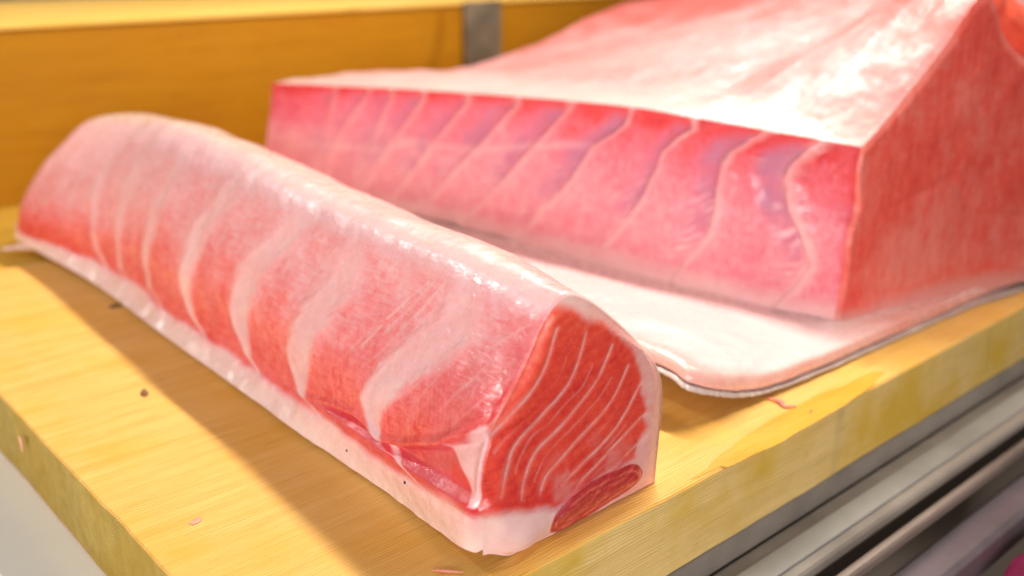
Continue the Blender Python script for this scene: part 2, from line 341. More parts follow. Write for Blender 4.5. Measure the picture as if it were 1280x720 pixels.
SEAMS_A = [('s0', [(0.745, 0.6925, 0.0024), (1.311, 0.7199, 0.0029), (1.936, 0.7248, 0.0024), (2.333, 0.7336, 0.0029), (2.693, 0.7463, 0.0024)]), ('a', [(0.409, 0.576, 0.002), (0.541, 0.6024, 0.002), (1.07, 0.6631, 0.0024), (1.864, 0.6661, 0.0029), (2.128, 0.67, 0.0039), (2.585, 0.6709, 0.0049), (3.174, 0.6739, 0.0064), (3.367, 0.6709, 0.0083)]), ('b', [(0.469, 0.4967, 0.002), (0.77, 0.5417, 0.002), (1.142, 0.5819, 0.0044), (1.599, 0.5848, 0.0044), (2.176, 0.5868, 0.0069), (2.705, 0.5887, 0.0093), (3.295, 0.5809, 0.0103), (3.607, 0.575, 0.0122)]), ('c', [(0.349, 0.3655, 0.0015), (0.493, 0.4008, 0.0015), (0.794, 0.4429, 0.0024), (1.166, 0.4742, 0.0054), (1.563, 0.485, 0.0093), (1.984, 0.4879, 0.0117), (2.345, 0.485, 0.0108), (2.766, 0.485, 0.0132), (3.283, 0.4615, 0.0162), (3.703, 0.4458, 0.0176)]), ('d', [(0.421, 0.2647, 0.002), (0.553, 0.2931, 0.0024), (0.733, 0.3313, 0.002), (1.046, 0.3626, 0.0049), (1.431, 0.3724, 0.0122), (1.828, 0.3773, 0.0166), (2.345, 0.3743, 0.0171), (2.778, 0.3646, 0.0176), (3.114, 0.344, 0.0181), (3.8, 0.3195, 0.0196)]), ('e', [(0.529, 0.1659, 0.0024), (0.673, 0.1933, 0.0029), (0.782, 0.2216, 0.0029), (0.986, 0.2481, 0.0044), (1.226, 0.2608, 0.0098), (1.479, 0.2647, 0.0157), (1.707, 0.2667, 0.0191), (2.188, 0.2628, 0.0181), (2.477, 0.2559, 0.0206), (2.862, 0.2412, 0.0162), (3.379, 0.2373, 0.0147), (3.764, 0.2412, 0.0137), (4.028, 0.2461, 0.0132)]), ('f', [(0.914, 0.0797, 0.0024), (1.094, 0.1081, 0.0034), (1.323, 0.1326, 0.0049), (1.539, 0.1453, 0.0103), (1.804, 0.1502, 0.0147), (2.14, 0.1394, 0.0186), (2.345, 0.1316, 0.0215), (2.609, 0.114, 0.023), (3.006, 0.0944, 0.0201), (3.451, 0.0954, 0.0137), (3.86, 0.1022, 0.0117), (4.184, 0.1071, 0.0098)])]
NS_A = [(0, 1, 44), (1, 4, 240), (4, 6, 60), (6, 8, 24)]
sA = np.concatenate([np.linspace(a, b, n, endpoint=False) for a, b, n in NS_A]+[[8.0]])
# stations: dense near the lens
yy = [.0200, .0203, .0208, .0215, .0224, .0234]; st = .0009
while yy[-1] < .915:
    yy.append(yy[-1]+st*(1+ (yy[-1]-.02)*4.2))
yA = np.array(yy); yA = .02+(yA-.02)*(.93-.02)/(yA[-1]-.02)
k = np.interp(np.minimum(yA, .90), A_Y, np.arange(6)); C = crs(A_S, k)           # n,9,2
# far end rounds off
nY, nS = len(yA), len(sA)
sec = np.zeros((nS, nY, 2))
for j in range(nY): sec[:, j] = crs(C[j], sA)
cen = np.array([.25, .07])
for j in range(nY):
    e = 1.0
    if yA[j] > .885: e = math.sqrt(max(1e-4, 1-((yA[j]-.885)/.047)**2))*.25+.75
    q_ = min(1, (yA[j]-.02)/.003); ins = .0018*(1-math.sqrt(1-(1-q_)**2))
    c = cen.copy(); 
    sec[:, j] = c+(sec[:, j]-c)*e
    q2 = min(1, (yA[j]-.02)/.024); insv = ins+.006*(1-math.sqrt(1-(1-q2)**2))*(1-sm(.7, 1.5, sA))
    dv = sec[:, j]-c; sec[:, j] -= dv/np.linalg.norm(dv, axis=1, keepdims=True)*(insv[:, None])
V = np.zeros((nS, nY, 3)); V[..., 0] = sec[..., 0]; V[..., 2] = sec[..., 1]; V[..., 1] = yA[None, :]
V = V.reshape(-1, 3); S = np.repeat(sA, nY); Y = np.tile(yA, nS)
FA = grid_faces(nS, nY, flip=False)
N = grid_normals(V, FA)
if N[np.argmin(abs(S-2)+abs(Y-.3)*5)][0] > 0: FA = FA[:, ::-1]; N = -N
SY = np.stack([S*.045, Y], 1)
jit = fbm(V, 60, 3, 4)*.0045+fbm(V, 250, 2, 8)*.0020+fbm(np.stack([S*.045*3+Y*2, (Y-S*.02)*.5, Y*0], 1), 130, 3, 14)*.006*sm(1.3, 2.4, S)
fat = np.zeros(len(V)); coremask = []; ridge = np.zeros(len(V)); centers = []
for name, L in SEAMS_A:
    L = sorted(L); ss = np.array([l[0] for l in L]); yc = np.array([l[1] for l in L]); hw = np.array([l[2] for l in L])
    yc_ = np.interp(S, ss, yc, left=None); sl = (yc[1]-yc[0])/(ss[1]-ss[0]+1e-9)
    yc_ = np.where(S < ss[0], yc[0]+(S-ss[0])*sl*.7, yc_)
    hw_ = np.interp(S, ss, hw); centers.append((ss, yc, hw, yc_))
    soft = .0022+.0035*Y+.0100*sm(1.3, 3.4, S)
    d = np.abs(Y-yc_+jit*sm(1.2, 2.5, S)) - hw_
    endf = sm(ss[0]-.35, ss[0]+.05, S)
    mk = (1-sm(-soft, soft*1.6, d))*endf
    topfade = .93-.42*sm(1.8, 3.6, S)+.25*fbm(V, 40, 3, 16)
    fat = np.maximum(fat, mk*topfade*.92)
    coremask.append((d < 0) & (S > max(1.0, ss[0]-.2)) & (S < 3.95))
    ridge += np.exp(-(d/.006)**2)*endf*sm(.8, 1.3, S)*(1-sm(3, 4, S))*.0006
# thin fat lines inside the bands
for L, w in THIN_A:
    d, _ = dist_poly(SY, [(a*.045, b) for a, b in L]); fat = np.maximum(fat, .55*(1-sm(w*.4, w*1.6, d+np.abs(jit)*.5)))
phs = (Y+S*.045*(.9+.0*S)+fbm(V, 20, 3, 47)*.010)/.0125
ln = (1-sm(.0, .20, np.abs(phs-np.round(phs))))*sm(.05, .35, vnoise(np.stack([np.round(phs)*3.1, S*1.3, Y*9], 1), 1, 49)+.1)
fat = np.maximum(fat, ln*.34*sm(1.9, 2.6, S)*(1-sm(3.6, 4.1, S))*(1-.6*sm(.25, .5, Y)))
ph2 = (Y-S*.030+fbm(V, 24, 3, 57)*.008)/.0052
deep_line = (1-sm(.1, .35, np.abs(ph2-np.round(ph2))))*sm(-.1, .4, vnoise(np.stack([np.round(ph2)*2.3, S*2.2, Y*0], 1), 1, 59))*sm(1.05, 1.3, S)*(1-sm(1.8, 3, S))
# front corner connective wedge
wd = sdist(SY, [(a*.045, b) for a, b in WEDGE_A]); fat = np.maximum(fat, .85*(1-sm(-.001, .002, wd)))
# crease: flesh below it sits back and is darker
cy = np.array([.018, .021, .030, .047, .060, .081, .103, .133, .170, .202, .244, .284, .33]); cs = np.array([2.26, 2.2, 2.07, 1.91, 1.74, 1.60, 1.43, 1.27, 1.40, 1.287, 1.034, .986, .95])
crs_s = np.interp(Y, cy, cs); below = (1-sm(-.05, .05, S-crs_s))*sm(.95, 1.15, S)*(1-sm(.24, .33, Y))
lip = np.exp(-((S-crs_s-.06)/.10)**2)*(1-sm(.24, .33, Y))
deep = .16+.62*(1-sm(1.0, 3.2, S+fbm(V, 14, 3, 2)*.6))
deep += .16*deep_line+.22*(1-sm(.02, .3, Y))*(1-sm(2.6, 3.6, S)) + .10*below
deep += .14*sm(.55, .9, Y)*(1-sm(1.2, 2.4, S)) - .12*sm(.45, .8, Y)*sm(1.3, 2.4, S)
deep += .38*(1-sm(.02, .06, Y))*(1-sm(3.6, 4.1, S))
fat *= 1-.7*(1-sm(.02, .035, Y))*sm(2.2, 2.5, S)*(1-sm(3.9, 4.1, S))
deep -= .35*sm(3.5, 4.1, S)
lil = np.zeros(len(V))
for (nm_, _), (ss, yc, hw, yc_) in zip(SEAMS_A, centers):
    if nm_ in 'def': lil = np.maximum(lil, np.exp(-((Y-yc_)/.016)**2)*np.exp(-((S-1.75)/.55)**2))
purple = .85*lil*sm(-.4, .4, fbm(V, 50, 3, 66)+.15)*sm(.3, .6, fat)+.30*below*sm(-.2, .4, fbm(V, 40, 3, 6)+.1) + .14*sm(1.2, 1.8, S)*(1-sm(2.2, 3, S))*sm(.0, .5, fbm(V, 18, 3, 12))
# fat skin band and fat cap
skinline = .80+fbm(np.stack([Y, Y*0, Y*0], 1), 22, 3, 21)*.22+.10*(1-sm(.02, .3, Y))
fat = np.maximum(fat, (1-sm(-.10, .16, S-skinline))*(.98-.30*sm(.2, .9, S)))
deep -= .55*(1-sm(-.1, .1, S-skinline))
fat = np.maximum(fat, sm(4.15, 4.75, S+fbm(V, 22, 3, 5)*.35+.35*sm(.3, .8, Y))*.96)
fat = np.maximum(fat, .55*sm(3.3, 4.2, S+fbm(V, 30, 3, 15)*.5)*(1-.6*(1-sm(.0, .12, Y))))
disp = fbm(V, 16, 3, 31)*.0030*sm(.2, 1.2, S) + fbm(V, 70, 3, 33)*.0007 + ridge - .0075*below*sm(1.05, 1.3, S) + .0026*lip
disp += -.0014*np.exp(-((S-.86)/.12)**2)
disp += fbm(np.stack([Y*1., Y*0, S*.03], 1), 26, 3, 44)*.0030*(1-sm(.6, 1.0, S))
disp *= sm(.0195, .030, Y)*.35+.65
Nd = N.copy(); Nd[:, 1] *= sm(.022, .034, Y); Nd /= np.linalg.norm(Nd, axis=1, keepdims=True)+1e-9; V = V+Nd*disp[:, None]
V[:, 2] = np.maximum(V[:, 2], .0008)
N2 = grid_normals(V, FA)
av = N2.reshape(nS, nY, 3)[:, 4]+np.array([0, -1., 0]); av /= np.linalg.norm(av, axis=1, keepdims=True); AVN = av
w_ = (1-sm(0, 1, (Y-.02)/(.0025+.013*(1-sm(.7, 1.5, S)))))[:, None]; N2 = N2*(1-w_)+np.repeat(av, nY, axis=0)*w_; N2 /= np.linalg.norm(N2, axis=1, keepdims=True)
Fc = FA.mean(1); fs = S[FA].mean(1); fy = Y[FA].mean(1)
ids = np.zeros(len(FA), int)
side = (fs >= .4) & (fs < 4.0)
order = np.zeros(len(FA), int)
for i, (ss, yc, hw, yc_) in enumerate(centers): order += (fy > yc_[FA].mean(1)).astype(int)
ids[side] = 10+order[side]
for i, cm in enumerate(coremask):
    m = cm[FA].mean(1) > .5; ids[m & side] = 30+i
ids[side & ((below[FA].mean(1)) > .5) & (ids < 30)] += 20*0
wm = (wd[FA].mean(1) < 0) & side; ids[wm] = 50
ids[fs < skinline[FA].mean(1)-.06] = 1; ids[(fs >= 4.0)] = 2
lean = inside(np.zeros((1, 2)), [(0, 0), (0, 1), (1, 1)])
def namesA(k):
    if k == 1: return 'fat_layer', 'glossy pinkish white fat band along the bottom edge', M_fatA
    if k == 2: return 'fat_cap', 'pale fat covering the top and far side', M_fatA
    if k == 50: return 'fat_seam', 'pale fold of connective tissue at the front corner', None
    if k >= 30: return 'fat_seam', None, None
    return 'muscle_band', None, None
split(V, FA, ids, namesA, M_fleshA, ROOT_A, dict(fat=fat, deep=np.clip(deep, 0, 1.2), purple=np.clip(purple, 0, 1)), N2)
VA = V.reshape(nS, nY, 3)

def smooth_line(L): L = np.array(L); q = crs(L, np.linspace(0, len(L)-1, 24)); return [tuple(a) for a in q]
def smooth_loop(L):
    L = np.array(list(L)+[L[0], L[1], L[2]]); q = crs(L, np.linspace(1, len(L)-2, 70)[:-1]); return [tuple(a) for a in q]
# front cut face: Coons patch over the tube's first ring
ring = VA[:, 0].copy()
def seg(a, b, n):
    m = (sA >= a-1e-9) & (sA <= b+1e-9); q = ring[m]; L = np.r_[0, np.cumsum(np.linalg.norm(np.diff(q, axis=0), axis=1))]
    t = np.linspace(0, L[-1], n) if n != 285 else (L if a == 0 else vL[::-1].copy()*-L[-1]+L[-1]); an = AVN[m]; return np.stack([np.interp(t, L, q[:, c]) for c in range(3)], 1), np.stack([np.interp(t, L, an[:, c]) for c in range(3)], 1)
nu, nv = 300, 285
vL = None; (Lf, nL) = seg(0, 4, nv); vL = np.r_[0, np.cumsum(np.linalg.norm(np.diff(Lf, axis=0), axis=1))]; vL /= vL[-1]
(Tp, nT), (Rt, nR) = seg(4, 6, nu), seg(6, 8, nv); Rt = Rt[::-1]; nR = nR[::-1]
t = np.linspace(0, 1, nu)[:, None]; Bt = Lf[0]*(1-t)+Rt[0]*t
Bt[:, 2] = np.maximum(.0008, .010*(1-sm(0, .16, t[:, 0]))+.0008)
Bt[0] = Lf[0]; 
u = np.linspace(0, 1, nu)[:, None, None]; v = vL[None, :, None]
P = (1-u)*Lf[None]+u*Rt[None]+(1-v)*Bt[:, None]+v*Tp[:, None]-((1-u)*(1-v)*Lf[0]+u*(1-v)*Rt[0]+(1-u)*v*Lf[-1]+u*v*Rt[-1])
V = P.reshape(-1, 3); Q = V[:, [0, 2]].copy()
U = np.repeat(np.linspace(0, 1, nu), nv); W = np.tile(vL, nu)
edge = np.minimum(np.minimum(U, 1-U), np.minimum(W, 1-W)); bulge = sm(0, .10, edge)
Qn = Q+np.stack([fbm(V, 90, 3, 3), fbm(V, 90, 3, 7)], 1)*.0022
FSEAMS_A = [smooth_line(L) for L in FSEAMS_A]
od = sdist(Qn, [(x-.02 if (i > 17 or i == 0) and .045 < z else x, z) for i, (x, z) in enumerate(OUTLINE_A)]); red = 1-sm(-.0045, .0050, od)
ovd = sdist(Q+(Qn-Q)*.45, smooth_loop(OVAL_A))
fat = 1-red*.98; fat *= 1-.28*sm(.20, .25, Q[:, 0])*sm(.5, 1, 1-red); dseam = np.full(len(V), 9.)
seamids = np.zeros(len(V), int)
for i, L in enumerate(FSEAMS_A):
    d, fr = dist_poly(Q+np.stack([fbm(V, 60, 2, 13), fbm(V, 60, 2, 17)], 1)*.0012, L)
    wv = .0004+.0008*np.interp(fr, [0, .3, .7, 1], [.5, .45, .7, 1.3]); fat = np.maximum(fat, np.maximum(.66*(1-sm(wv*.3, wv*1.9, d)), .30*(1-sm(0, wv*5, d)))*np.clip(.72+.5*fbm(V, 90, 3, 27), .35, .85)*(1-.6*sm(.85, 1, fr))); dseam = np.minimum(dseam, d)
eg = dist_poly(Q, [(.1935, .150), (.180, .1345), (.168, .1175), (.150, .0965), (.1375, .080), (.1345, .060), (.135, .042)])[0]
fat = np.maximum(fat, .42*(1-sm(.0003, .0014, np.abs(eg-.0022+fbm(V, 70, 2, 36)*.002)))*(1-sm(.095, .125, Q[:, 1]))*sm(.05, .06, Q[:, 1]))
# faint cross fibres
fib0 = 1; fib = np.sin((Q[:, 1]*1.0-Q[:, 0]*.45+fbm(V, 45, 3, 19)*.010)*2*math.pi/.0095)
mids = [[((a[0]+b_[0])/2, (a[1]+b_[1])/2) for a, b_ in zip(FSEAMS_A[i], FSEAMS_A[i+1])] for i in range(6)]
for i, L in enumerate(mids):
    d, fr = dist_poly(Q+np.stack([fbm(V, 50, 2, 63+i), fbm(V, 50, 2, 67)], 1)*.004, L[3:20]); fat = np.maximum(fat, .22*(1-sm(.0002, .0018, d))*sm(-.25, .25, fbm(V, 40, 2, 69)))
drag = fbm(np.stack([(Q[:, 0]+Q[:, 1]*.5)*6, (Q[:, 1]-Q[:, 0]*.5)*.4, Q[:, 0]*0], 1), 60, 3, 71)
deep = .72+.13*fib*sm(-.3, .3, fbm(V, 35, 2, 23))+.15*fbm(V, 30, 3, 29)+.16*drag
nearleft = np.exp(-(dist_poly(Q, [(.192, .154), (.170, .119), (.150, .097), (.137, .08), (.137, .045)])[0]/.009)**2)
deep -= .25*nearleft+.22*sm(.10, .15, Q[:, 1])
deep += .25*(1-sm(.03, .06, Q[:, 1]))
fat = np.maximum(fat, .30*sm(.070, .045, Q[:, 1])*sm(.16, .19, Q[:, 0])*sm(-.3, .4, fbm(V, 60, 3, 41)))
purple = .55*np.exp(-(dist_poly(Q, [(.16, .025), (.178, .022), (.20, .026)])[0]/.008)**2)*(fat > .3)+.25*np.exp(-(ovd/.004)**2)*(ovd > 0)
sheen = np.exp(-(dist_poly(Q, [(.145, .014), (.17, .008), (.19, .012)])[0]/.012)**2)
fp = -.0035*bulge*(1+.3*fbm(V, 14, 2, 51)) + fbm(V, 28, 3, 52)*.0014*bulge + .0006*np.exp(-(dseam/.0012)**2)*bulge
lobe = np.exp(-(((Q[:, 0]-.165)/.028)**2+((Q[:, 1]-.012)/.017)**2)); fp += -.0075*lobe*sm(0, .22, U)*sm(0, .03, W)
fp += -.0012*(1-sm(-.004, .001, ovd)) - .0004*np.exp(-((ovd-.0015)/.0016)**2)
V[:, 1] += fp
V[:, 0] -= .010*lobe*(1-sm(0, .1, U))*0
FF = grid_faces(nu, nv); Nf = grid_normals(V, FF)
if Nf[:, 1].mean() > 0: FF = FF[:, ::-1]; Nf = -Nf
Nf = Nf.reshape(nu, nv, 3); UU = U.reshape(nu, nv, 1); WW = W.reshape(nu, nv, 1)
for wgt, nb_ in ((1-sm(0, 1, UU/(.012+.14*(1-sm(.12, .3, WW)))), nL[None]), (1-sm(0, .03, 1-UU), nR[None]), (1-sm(0, .02, 1-WW), nT[:, None])): Nf = Nf*(1-wgt)+nb_*wgt
Nf = Nf.reshape(-1, 3); Nf /= np.linalg.norm(Nf, axis=1, keepdims=True)
ids = np.zeros(len(FF), int); fo = od[FF].mean(1); fov = ovd[FF].mean(1); qc = Q[FF].mean(1)
# bands between the seams, left of seam i
def leftof(q, L):
    L = sorted([(z, x) for x, z in L]); z = np.array([l[0] for l in L]); x = np.array([l[1] for l in L]); sl0 = (x[1]-x[0])/(z[1]-z[0]); 
    xs = np.interp(q[:, 1], z, x); xs = np.where(q[:, 1] > z[-1], x[-1]+(q[:, 1]-z[-1])*.8, xs); xs = np.where(q[:, 1] < z[0], x[0], xs); return q[:, 0] > xs
cnt = np.zeros(len(FF), int)
for L in FSEAMS_A: cnt += leftof(qc, L)
ids[:] = 1; ids[fo < 0] = 10+cnt[fo < 0]; ids[(fo >= 0) & (qc[:, 1] < .036) & (qc[:, 0] < .205)] = 2; ids[fov < 0] = 3
ovd = ovd+fbm(V, 150, 2, 77)*.0012
attrs = dict(fat=fat*sm(-.0012, .0016, ovd), deep=np.clip(deep, 0, 1.2), purple=purple)
ring_ = np.exp(-((ovd+.0045)/.0012)**2)+.6*np.exp(-((ovd+.009)/.0012)**2)
attrs['deep'] = np.where(ovd < 0, .62-.42*ring_+.12*fib, attrs['deep'])
def namesF(k):
    if k == 1: return 'fat_rim', 'smooth pinkish white rim round the red cut end', None
    if k == 2: return 'membrane', 'bluish white membrane at the lowest front corner', None
    if k == 3: return 'dark_muscle', 'dark red oval muscle at the bottom of the cut end', M_darkA
    return 'muscle_band', None, None
split(V, FF, ids, namesF, M_cutA, ROOT_A, attrs, Nf)
# far end and underside
ringb = VA[:, -1]; c = ringb.mean(0)+np.array([0, .006, 0]); n = len(ringb)
Vb = np.vstack([ringb, c[None]]); Ft = np.array([[i, (i+1) % n, n, n] for i in range(n)])
rings = [ringb*(1-a)+c*a+np.array([0, .010*a, 0]) for a in np.linspace(0, .97, 14)]
Vb = np.array(rings).reshape(-1, 3); Fb = grid_faces(14, n)
mesh_np('cut_end', Vb, Fb, M_fleshA, ROOT_A, dict(fat=np.full(len(Vb), .2), deep=np.full(len(Vb), .5), purple=np.zeros(len(Vb))))
Vu = np.array([VA[0]*(1-a)+VA[-1]*a for a in np.linspace(0, 1, 6)]); Vu[..., 2] = np.minimum(Vu[..., 2], .02)
mesh_np('underside_skin', Vu.reshape(-1, 3), grid_faces(6, nY), M_fatA, ROOT_A, dict(fat=np.ones(6*nY), deep=np.zeros(6*nY), purple=np.full(6*nY, .2)))

# ------------------------------------------------------------ tuna block B (large, behind)
ROOT_B = empty('tuna_loin', (.75, .5, 0), 'large tuna loin behind with sloping pale top and red end face at right', 'tuna loin')
B_FB = np.array([(.645, .092, .012), (.610, .235, .012), (.591, .418, .014), (.553, .640, .022), (.467, .880, .03)])
B_FT = np.array([(.662, .095, .177), (.622, .255, .188), (.607, .370, .190), (.562, .630, .181), (.493, .880, .1705)])
nb, nt_ = 150, 520
b = np.linspace(0, 1, nb); tt = np.concatenate([np.linspace(0, .04, 8, endpoint=False), np.linspace(.04, 4, nt_-8)])
fb = crs(B_FB, tt); ftp = crs(B_FT, tt)
P = fb[None]*(1-b[:, None, None])+ftp[None]*b[:, None, None]
V = P.reshape(-1, 3); Bb = np.repeat(b, nt_); Tt = np.tile(tt, nb); 
# metric distance along the face
Lm = np.r_[0, np.cumsum(np.linalg.norm(np.diff(fb, axis=0), axis=1))]; Ym = np.interp(Tt, tt, Lm)
FBq = grid_faces(nb, nt_); N = grid_normals(V, FBq)
if N[:, 0].mean() > 0: FBq = FBq[:, ::-1]; N = -N
fat = np.zeros(len(V)); purple = np.zeros(len(V)); relief = np.zeros(len(V)); deep = .25+.55*sm(.45, 1.0, Bb+fbm(V, 14, 3, 3)*.15)
cores = []; cents = []
wfar = sm(0, 3.2, Tt)
for i, L in enumerate(SEAMS_B):
    L = sorted(L); bb = np.array([l[0] for l in L]); tc = np.array([l[1] for l in L])
    tcv = np.interp(np.clip(Bb, bb[0], bb[-1]), bb, tc); sl = (tc[-1]-tc[-2])/(bb[-1]-bb[-2]+1e-9)
    ym = np.interp(tcv, tt, Lm); d = Ym-ym+fbm(V, 45, 3, 5)*.003                   # + = far side (left in view)
    str_ = np.interp(i, [0, 5, 10], [1, .8, .35])
    w = .0040+.001*(i == 0)
    dj = d; d = d+fbm(V, 120, 2, 6)*.002
    fat = np.maximum(fat, (1-sm(w*.2, w*2.6, np.abs(d)))*(.62*str_+.10)*(.8+.6*fbm(V, 30, 2, 7)))
    fat = np.maximum(fat, .26*str_*np.exp(-np.abs(d)/.012)*(d < 0)*sm(.1, .3, Bb)*(1-sm(.7, .9, Bb)))
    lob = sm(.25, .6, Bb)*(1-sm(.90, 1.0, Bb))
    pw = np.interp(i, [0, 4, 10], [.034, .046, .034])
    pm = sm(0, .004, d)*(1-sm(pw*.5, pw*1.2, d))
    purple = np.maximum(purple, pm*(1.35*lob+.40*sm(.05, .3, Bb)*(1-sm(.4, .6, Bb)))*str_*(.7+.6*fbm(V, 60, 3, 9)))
    # fine pale fibres crossing the hollow under each seam
    wl = sm(.10, .25, Bb)*(1-sm(.5, .7, Bb)); fbs = sm(.30, .9, np.sin(Bb*95+d*260+fbm(V, 35, 3, 11)*9)*.5+.5)*sm(-.35, .3, fbm(V, 70, 2, 13))
    fat = np.maximum(fat, pm*wl*fbs*.85*str_)
    relief += (.0075*np.exp(-(d/.014)**2)*(d < 0)+.0075*np.exp(-(d/.0045)**2)*(d >= 0) - .0060*pm)*(.3+.7*lob)*str_
    cents.append(ym); cores.append(np.abs(d) < w)
    deep -= .0
d, _ = dist_poly(np.stack([Bb*.15, Ym], 1), [(a*.15, float(np.interp(c2, tt, Lm))) for a, c2 in HLINE_B])
fat = np.maximum(fat, .38*(1-sm(.001, .007, d))*sm(1.7, 2.3, Tt)*(1-sm(3.5, 3.9, Tt)))
fat = np.maximum(fat, .9*(1-sm(.02, .17, Bb+fbm(V, 40, 3, 8)*.05)))
deep += .35*sm(.86, .95, Bb)*(1-.5*wfar); deep += .35*sm(.10, .0, Tt)*sm(0.1, .4, Bb)
deep -= .10*sm(2, 4, Tt); deep += .12*sm(1.5, 0, Tt)
deep += .25*sm(.93, .99, Bb)
disp = fbm(V, 13, 3, 61)*.004+fbm(V, 60, 3, 62)*.0012+relief
disp *= sm(0, .05, Tt)*.4+.6; disp *= sm(1, .97, Bb)*.5+.5
V = V+N*disp[:, None]; V[:, 0] += fbm(np.stack([Bb*3, Bb*0, Bb*0], 1), 1.5, 3, 64)*.007*np.exp(-Tt/.12)
ft_ = Tt[FBq].mean(1); fym = Ym[FBq].mean(1); ids = np.zeros(len(FBq), int); oo = np.zeros(len(FBq), int)
for ym in cents: oo += fym > ym[FBq].mean(1)
ids = 10+oo
for i, cm in enumerate(cores): ids[cm[FBq].mean(1) > .5] = 40+i
def namesB(k):
    return ('fat_seam', None, None) if k >= 40 else ('muscle_band', None, None)
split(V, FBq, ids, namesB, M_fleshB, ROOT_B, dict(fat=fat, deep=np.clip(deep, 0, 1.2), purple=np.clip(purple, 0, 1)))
foot = .060*np.clip(1-Bb/.24, 0, 1)**2.3*sm(0, .06, Tt)*(1-sm(3.5, 3.95, Tt)); V = V+N*foot[:, None]
VB = V.reshape(nb, nt_, 3); topline = VB[-1]

# sloping pale top: profile rises away from the front edge
near = np.array([(0, 0), (.020, .016), (.055, .049), (.09, .084), (.13, .130), (.150, .125), (.205, .070), (.45, -.02)])
far = np.array([(0, 0), (.155, .004), (.31, -.010), (.50, .020), (.72, .072), (.90, .09)])
mid = np.array([(0, 0), (.12, .012), (.25, .044), (.40, .082), (.56, .120), (.75, .12)])
na = 150; aa = np.linspace(0, 5, na)
kk = tt/4.0
Pn, Pf, Pm = crs(near, aa*7/5), crs(far, aa), crs(mid, aa)
T = np.zeros((na, nt_, 3))
for j in range(nt_):
    kq = kk[j]
    if kq < .5: w = kq/.5; w = w*w*(3-2*w); pr = Pn*(1-w)+Pm*w
    else: w = (kq-.5)/.5; w = w*w*(3-2*w); pr = Pm*(1-w)+Pf*w
    ey = np.interp(kq, [0, 1], [-.25, 0.02]); ed = np.array([1, ey])/math.hypot(1, ey)
    T[:, j, 0] = topline[j, 0]+pr[:, 0]*ed[0]; T[:, j, 1] = topline[j, 1]+pr[:, 0]*ed[1]; T[:, j, 2] = topline[j, 2]+pr[:, 1]
V = T.reshape(-1, 3); A_ = np.repeat(aa, nt_); T_ = np.tile(tt, na)
FT = grid_faces(na, nt_); N = grid_normals(V, FT)
if N[:, 2].mean() < 0: FT = FT[:, ::-1]; N = -N
n1 = fbm(V, 7, 4, 71); n2 = fbm(V, 26, 4, 73)
deep = np.clip(.22+.75*n1+.5*n2+.30*sm(.6, 2.2, A_), 0, 1)
fat = np.clip(.88-.80*sm(.15, 1.3, A_+n1*.9)+.35*n2-.35*sm(2.2, 3.2, A_), 0, 1)
deep += .5*sm(3.0, 3.6, A_+.25*n2)*sm(1.5, 3.0, T_)
dz = (fbm(V, 9, 3, 75)*.006+fbm(V, 34, 3, 77)*.0028)*sm(0, .35, A_)*(sm(0, .12, T_)*.85+.15)
V = V+N*dz[:, None]
ids = np.where(A_[FT].mean(1) < .35, 1, np.where((A_[FT].mean(1) > 3.1) & (T_[FT].mean(1) > 2.2), 3, 2))
def namesT(k):
    return {1: ('fat_edge', 'white fat band along the front top edge', None), 2: ('belly_lining', 'wet pale pink top surface with bright glints', None), 3: ('red_flap', 'ragged red strip at the far top edge', None)}[k]
split(V, FT, ids, namesT, M_topB, ROOT_B, dict(fat=fat, deep=np.clip(deep, 0, 1.2), purple=np.zeros(len(V))))
VT = V.reshape(na, nt_, 3)

# red end face (a height field between the base line and the top profile)
top = VT[:, 0]; frontcol = VB[:, 0]
nh = 200
base = np.stack([np.interp(aa, aa, .645+np.r_[(top[:, 0]-top[0, 0])]*.97), .092-.235*(top[:, 0]-top[0, 0]), np.full(na, .010)], 1)
hh = np.linspace(0, 1, nh)
colx = frontcol-(frontcol[0]*(1-b[:, None])+frontcol[-1]*b[:, None])
fr = np.stack([np.interp(hh, b, colx[:, c]) for c in range(3)], 1)
P = base[:, None]*(1-hh[None, :, None])+top[:, None]*hh[None, :, None]
offs = np.exp(-(aa/.25)**2)[:, None, None]*fr[None]
P = P+offs; P[0] = np.stack([np.interp(hh, b, frontcol[:, c]) for c in range(3)], 1)
V = P.reshape(-1, 3); A_ = np.repeat(aa, nh); H_ = np.tile(hh, na)
e = np.minimum(np.minimum(A_/.1, (1-H_)/.04), 1); V[:, 1] += -(.003+.003*fbm(V, 10, 3, 81)+.0012*fbm(V, 45, 3, 83))*np.clip(e, 0, 1)
# shallow crease running right
cr = .52-.035*A_+.03*np.sin(A_*1.1); V[:, 1] += .0010*np.exp(-((H_-cr)/.02)**2)*sm(.9, 2, A_)
FR_ = grid_faces(na, nh); N = grid_normals(V, FR_)
if N[:, 1].mean() > 0: FR_ = FR_[:, ::-1]
vg = fbm(np.stack([V[:, 0]*9, V[:, 1], V[:, 2]*.8], 1), 50, 4, 88)
deep = .42+.40*fbm(V, 14, 4, 85)+.26*vg; fat = np.zeros(len(V))
for c0, w, a in ((.10, .03, .35), (.18, .04, .45), (.33, .025, .18), (.62, .03, .12)): fat = np.maximum(fat, a*np.exp(-((A_-c0-.08*(1-H_)+.03*fbm(V, 30, 2, 86))/w)**2)*sm(.02, .2, H_)*(1-sm(.8, .97, H_)))
edge = np.minimum(A_/.12, (1-H_)/.05); deep -= .30*(1-sm(.2, 1.1, edge)); deep -= .22*sm(.5, .1, H_)*sm(.2, 1, A_)
fat = np.maximum(fat, .75*(1-sm(.02, .09, H_+.03*fbm(V, 40, 2, 87))))
ids = np.where(H_[FR_].mean(1) < .055, 2, 1)
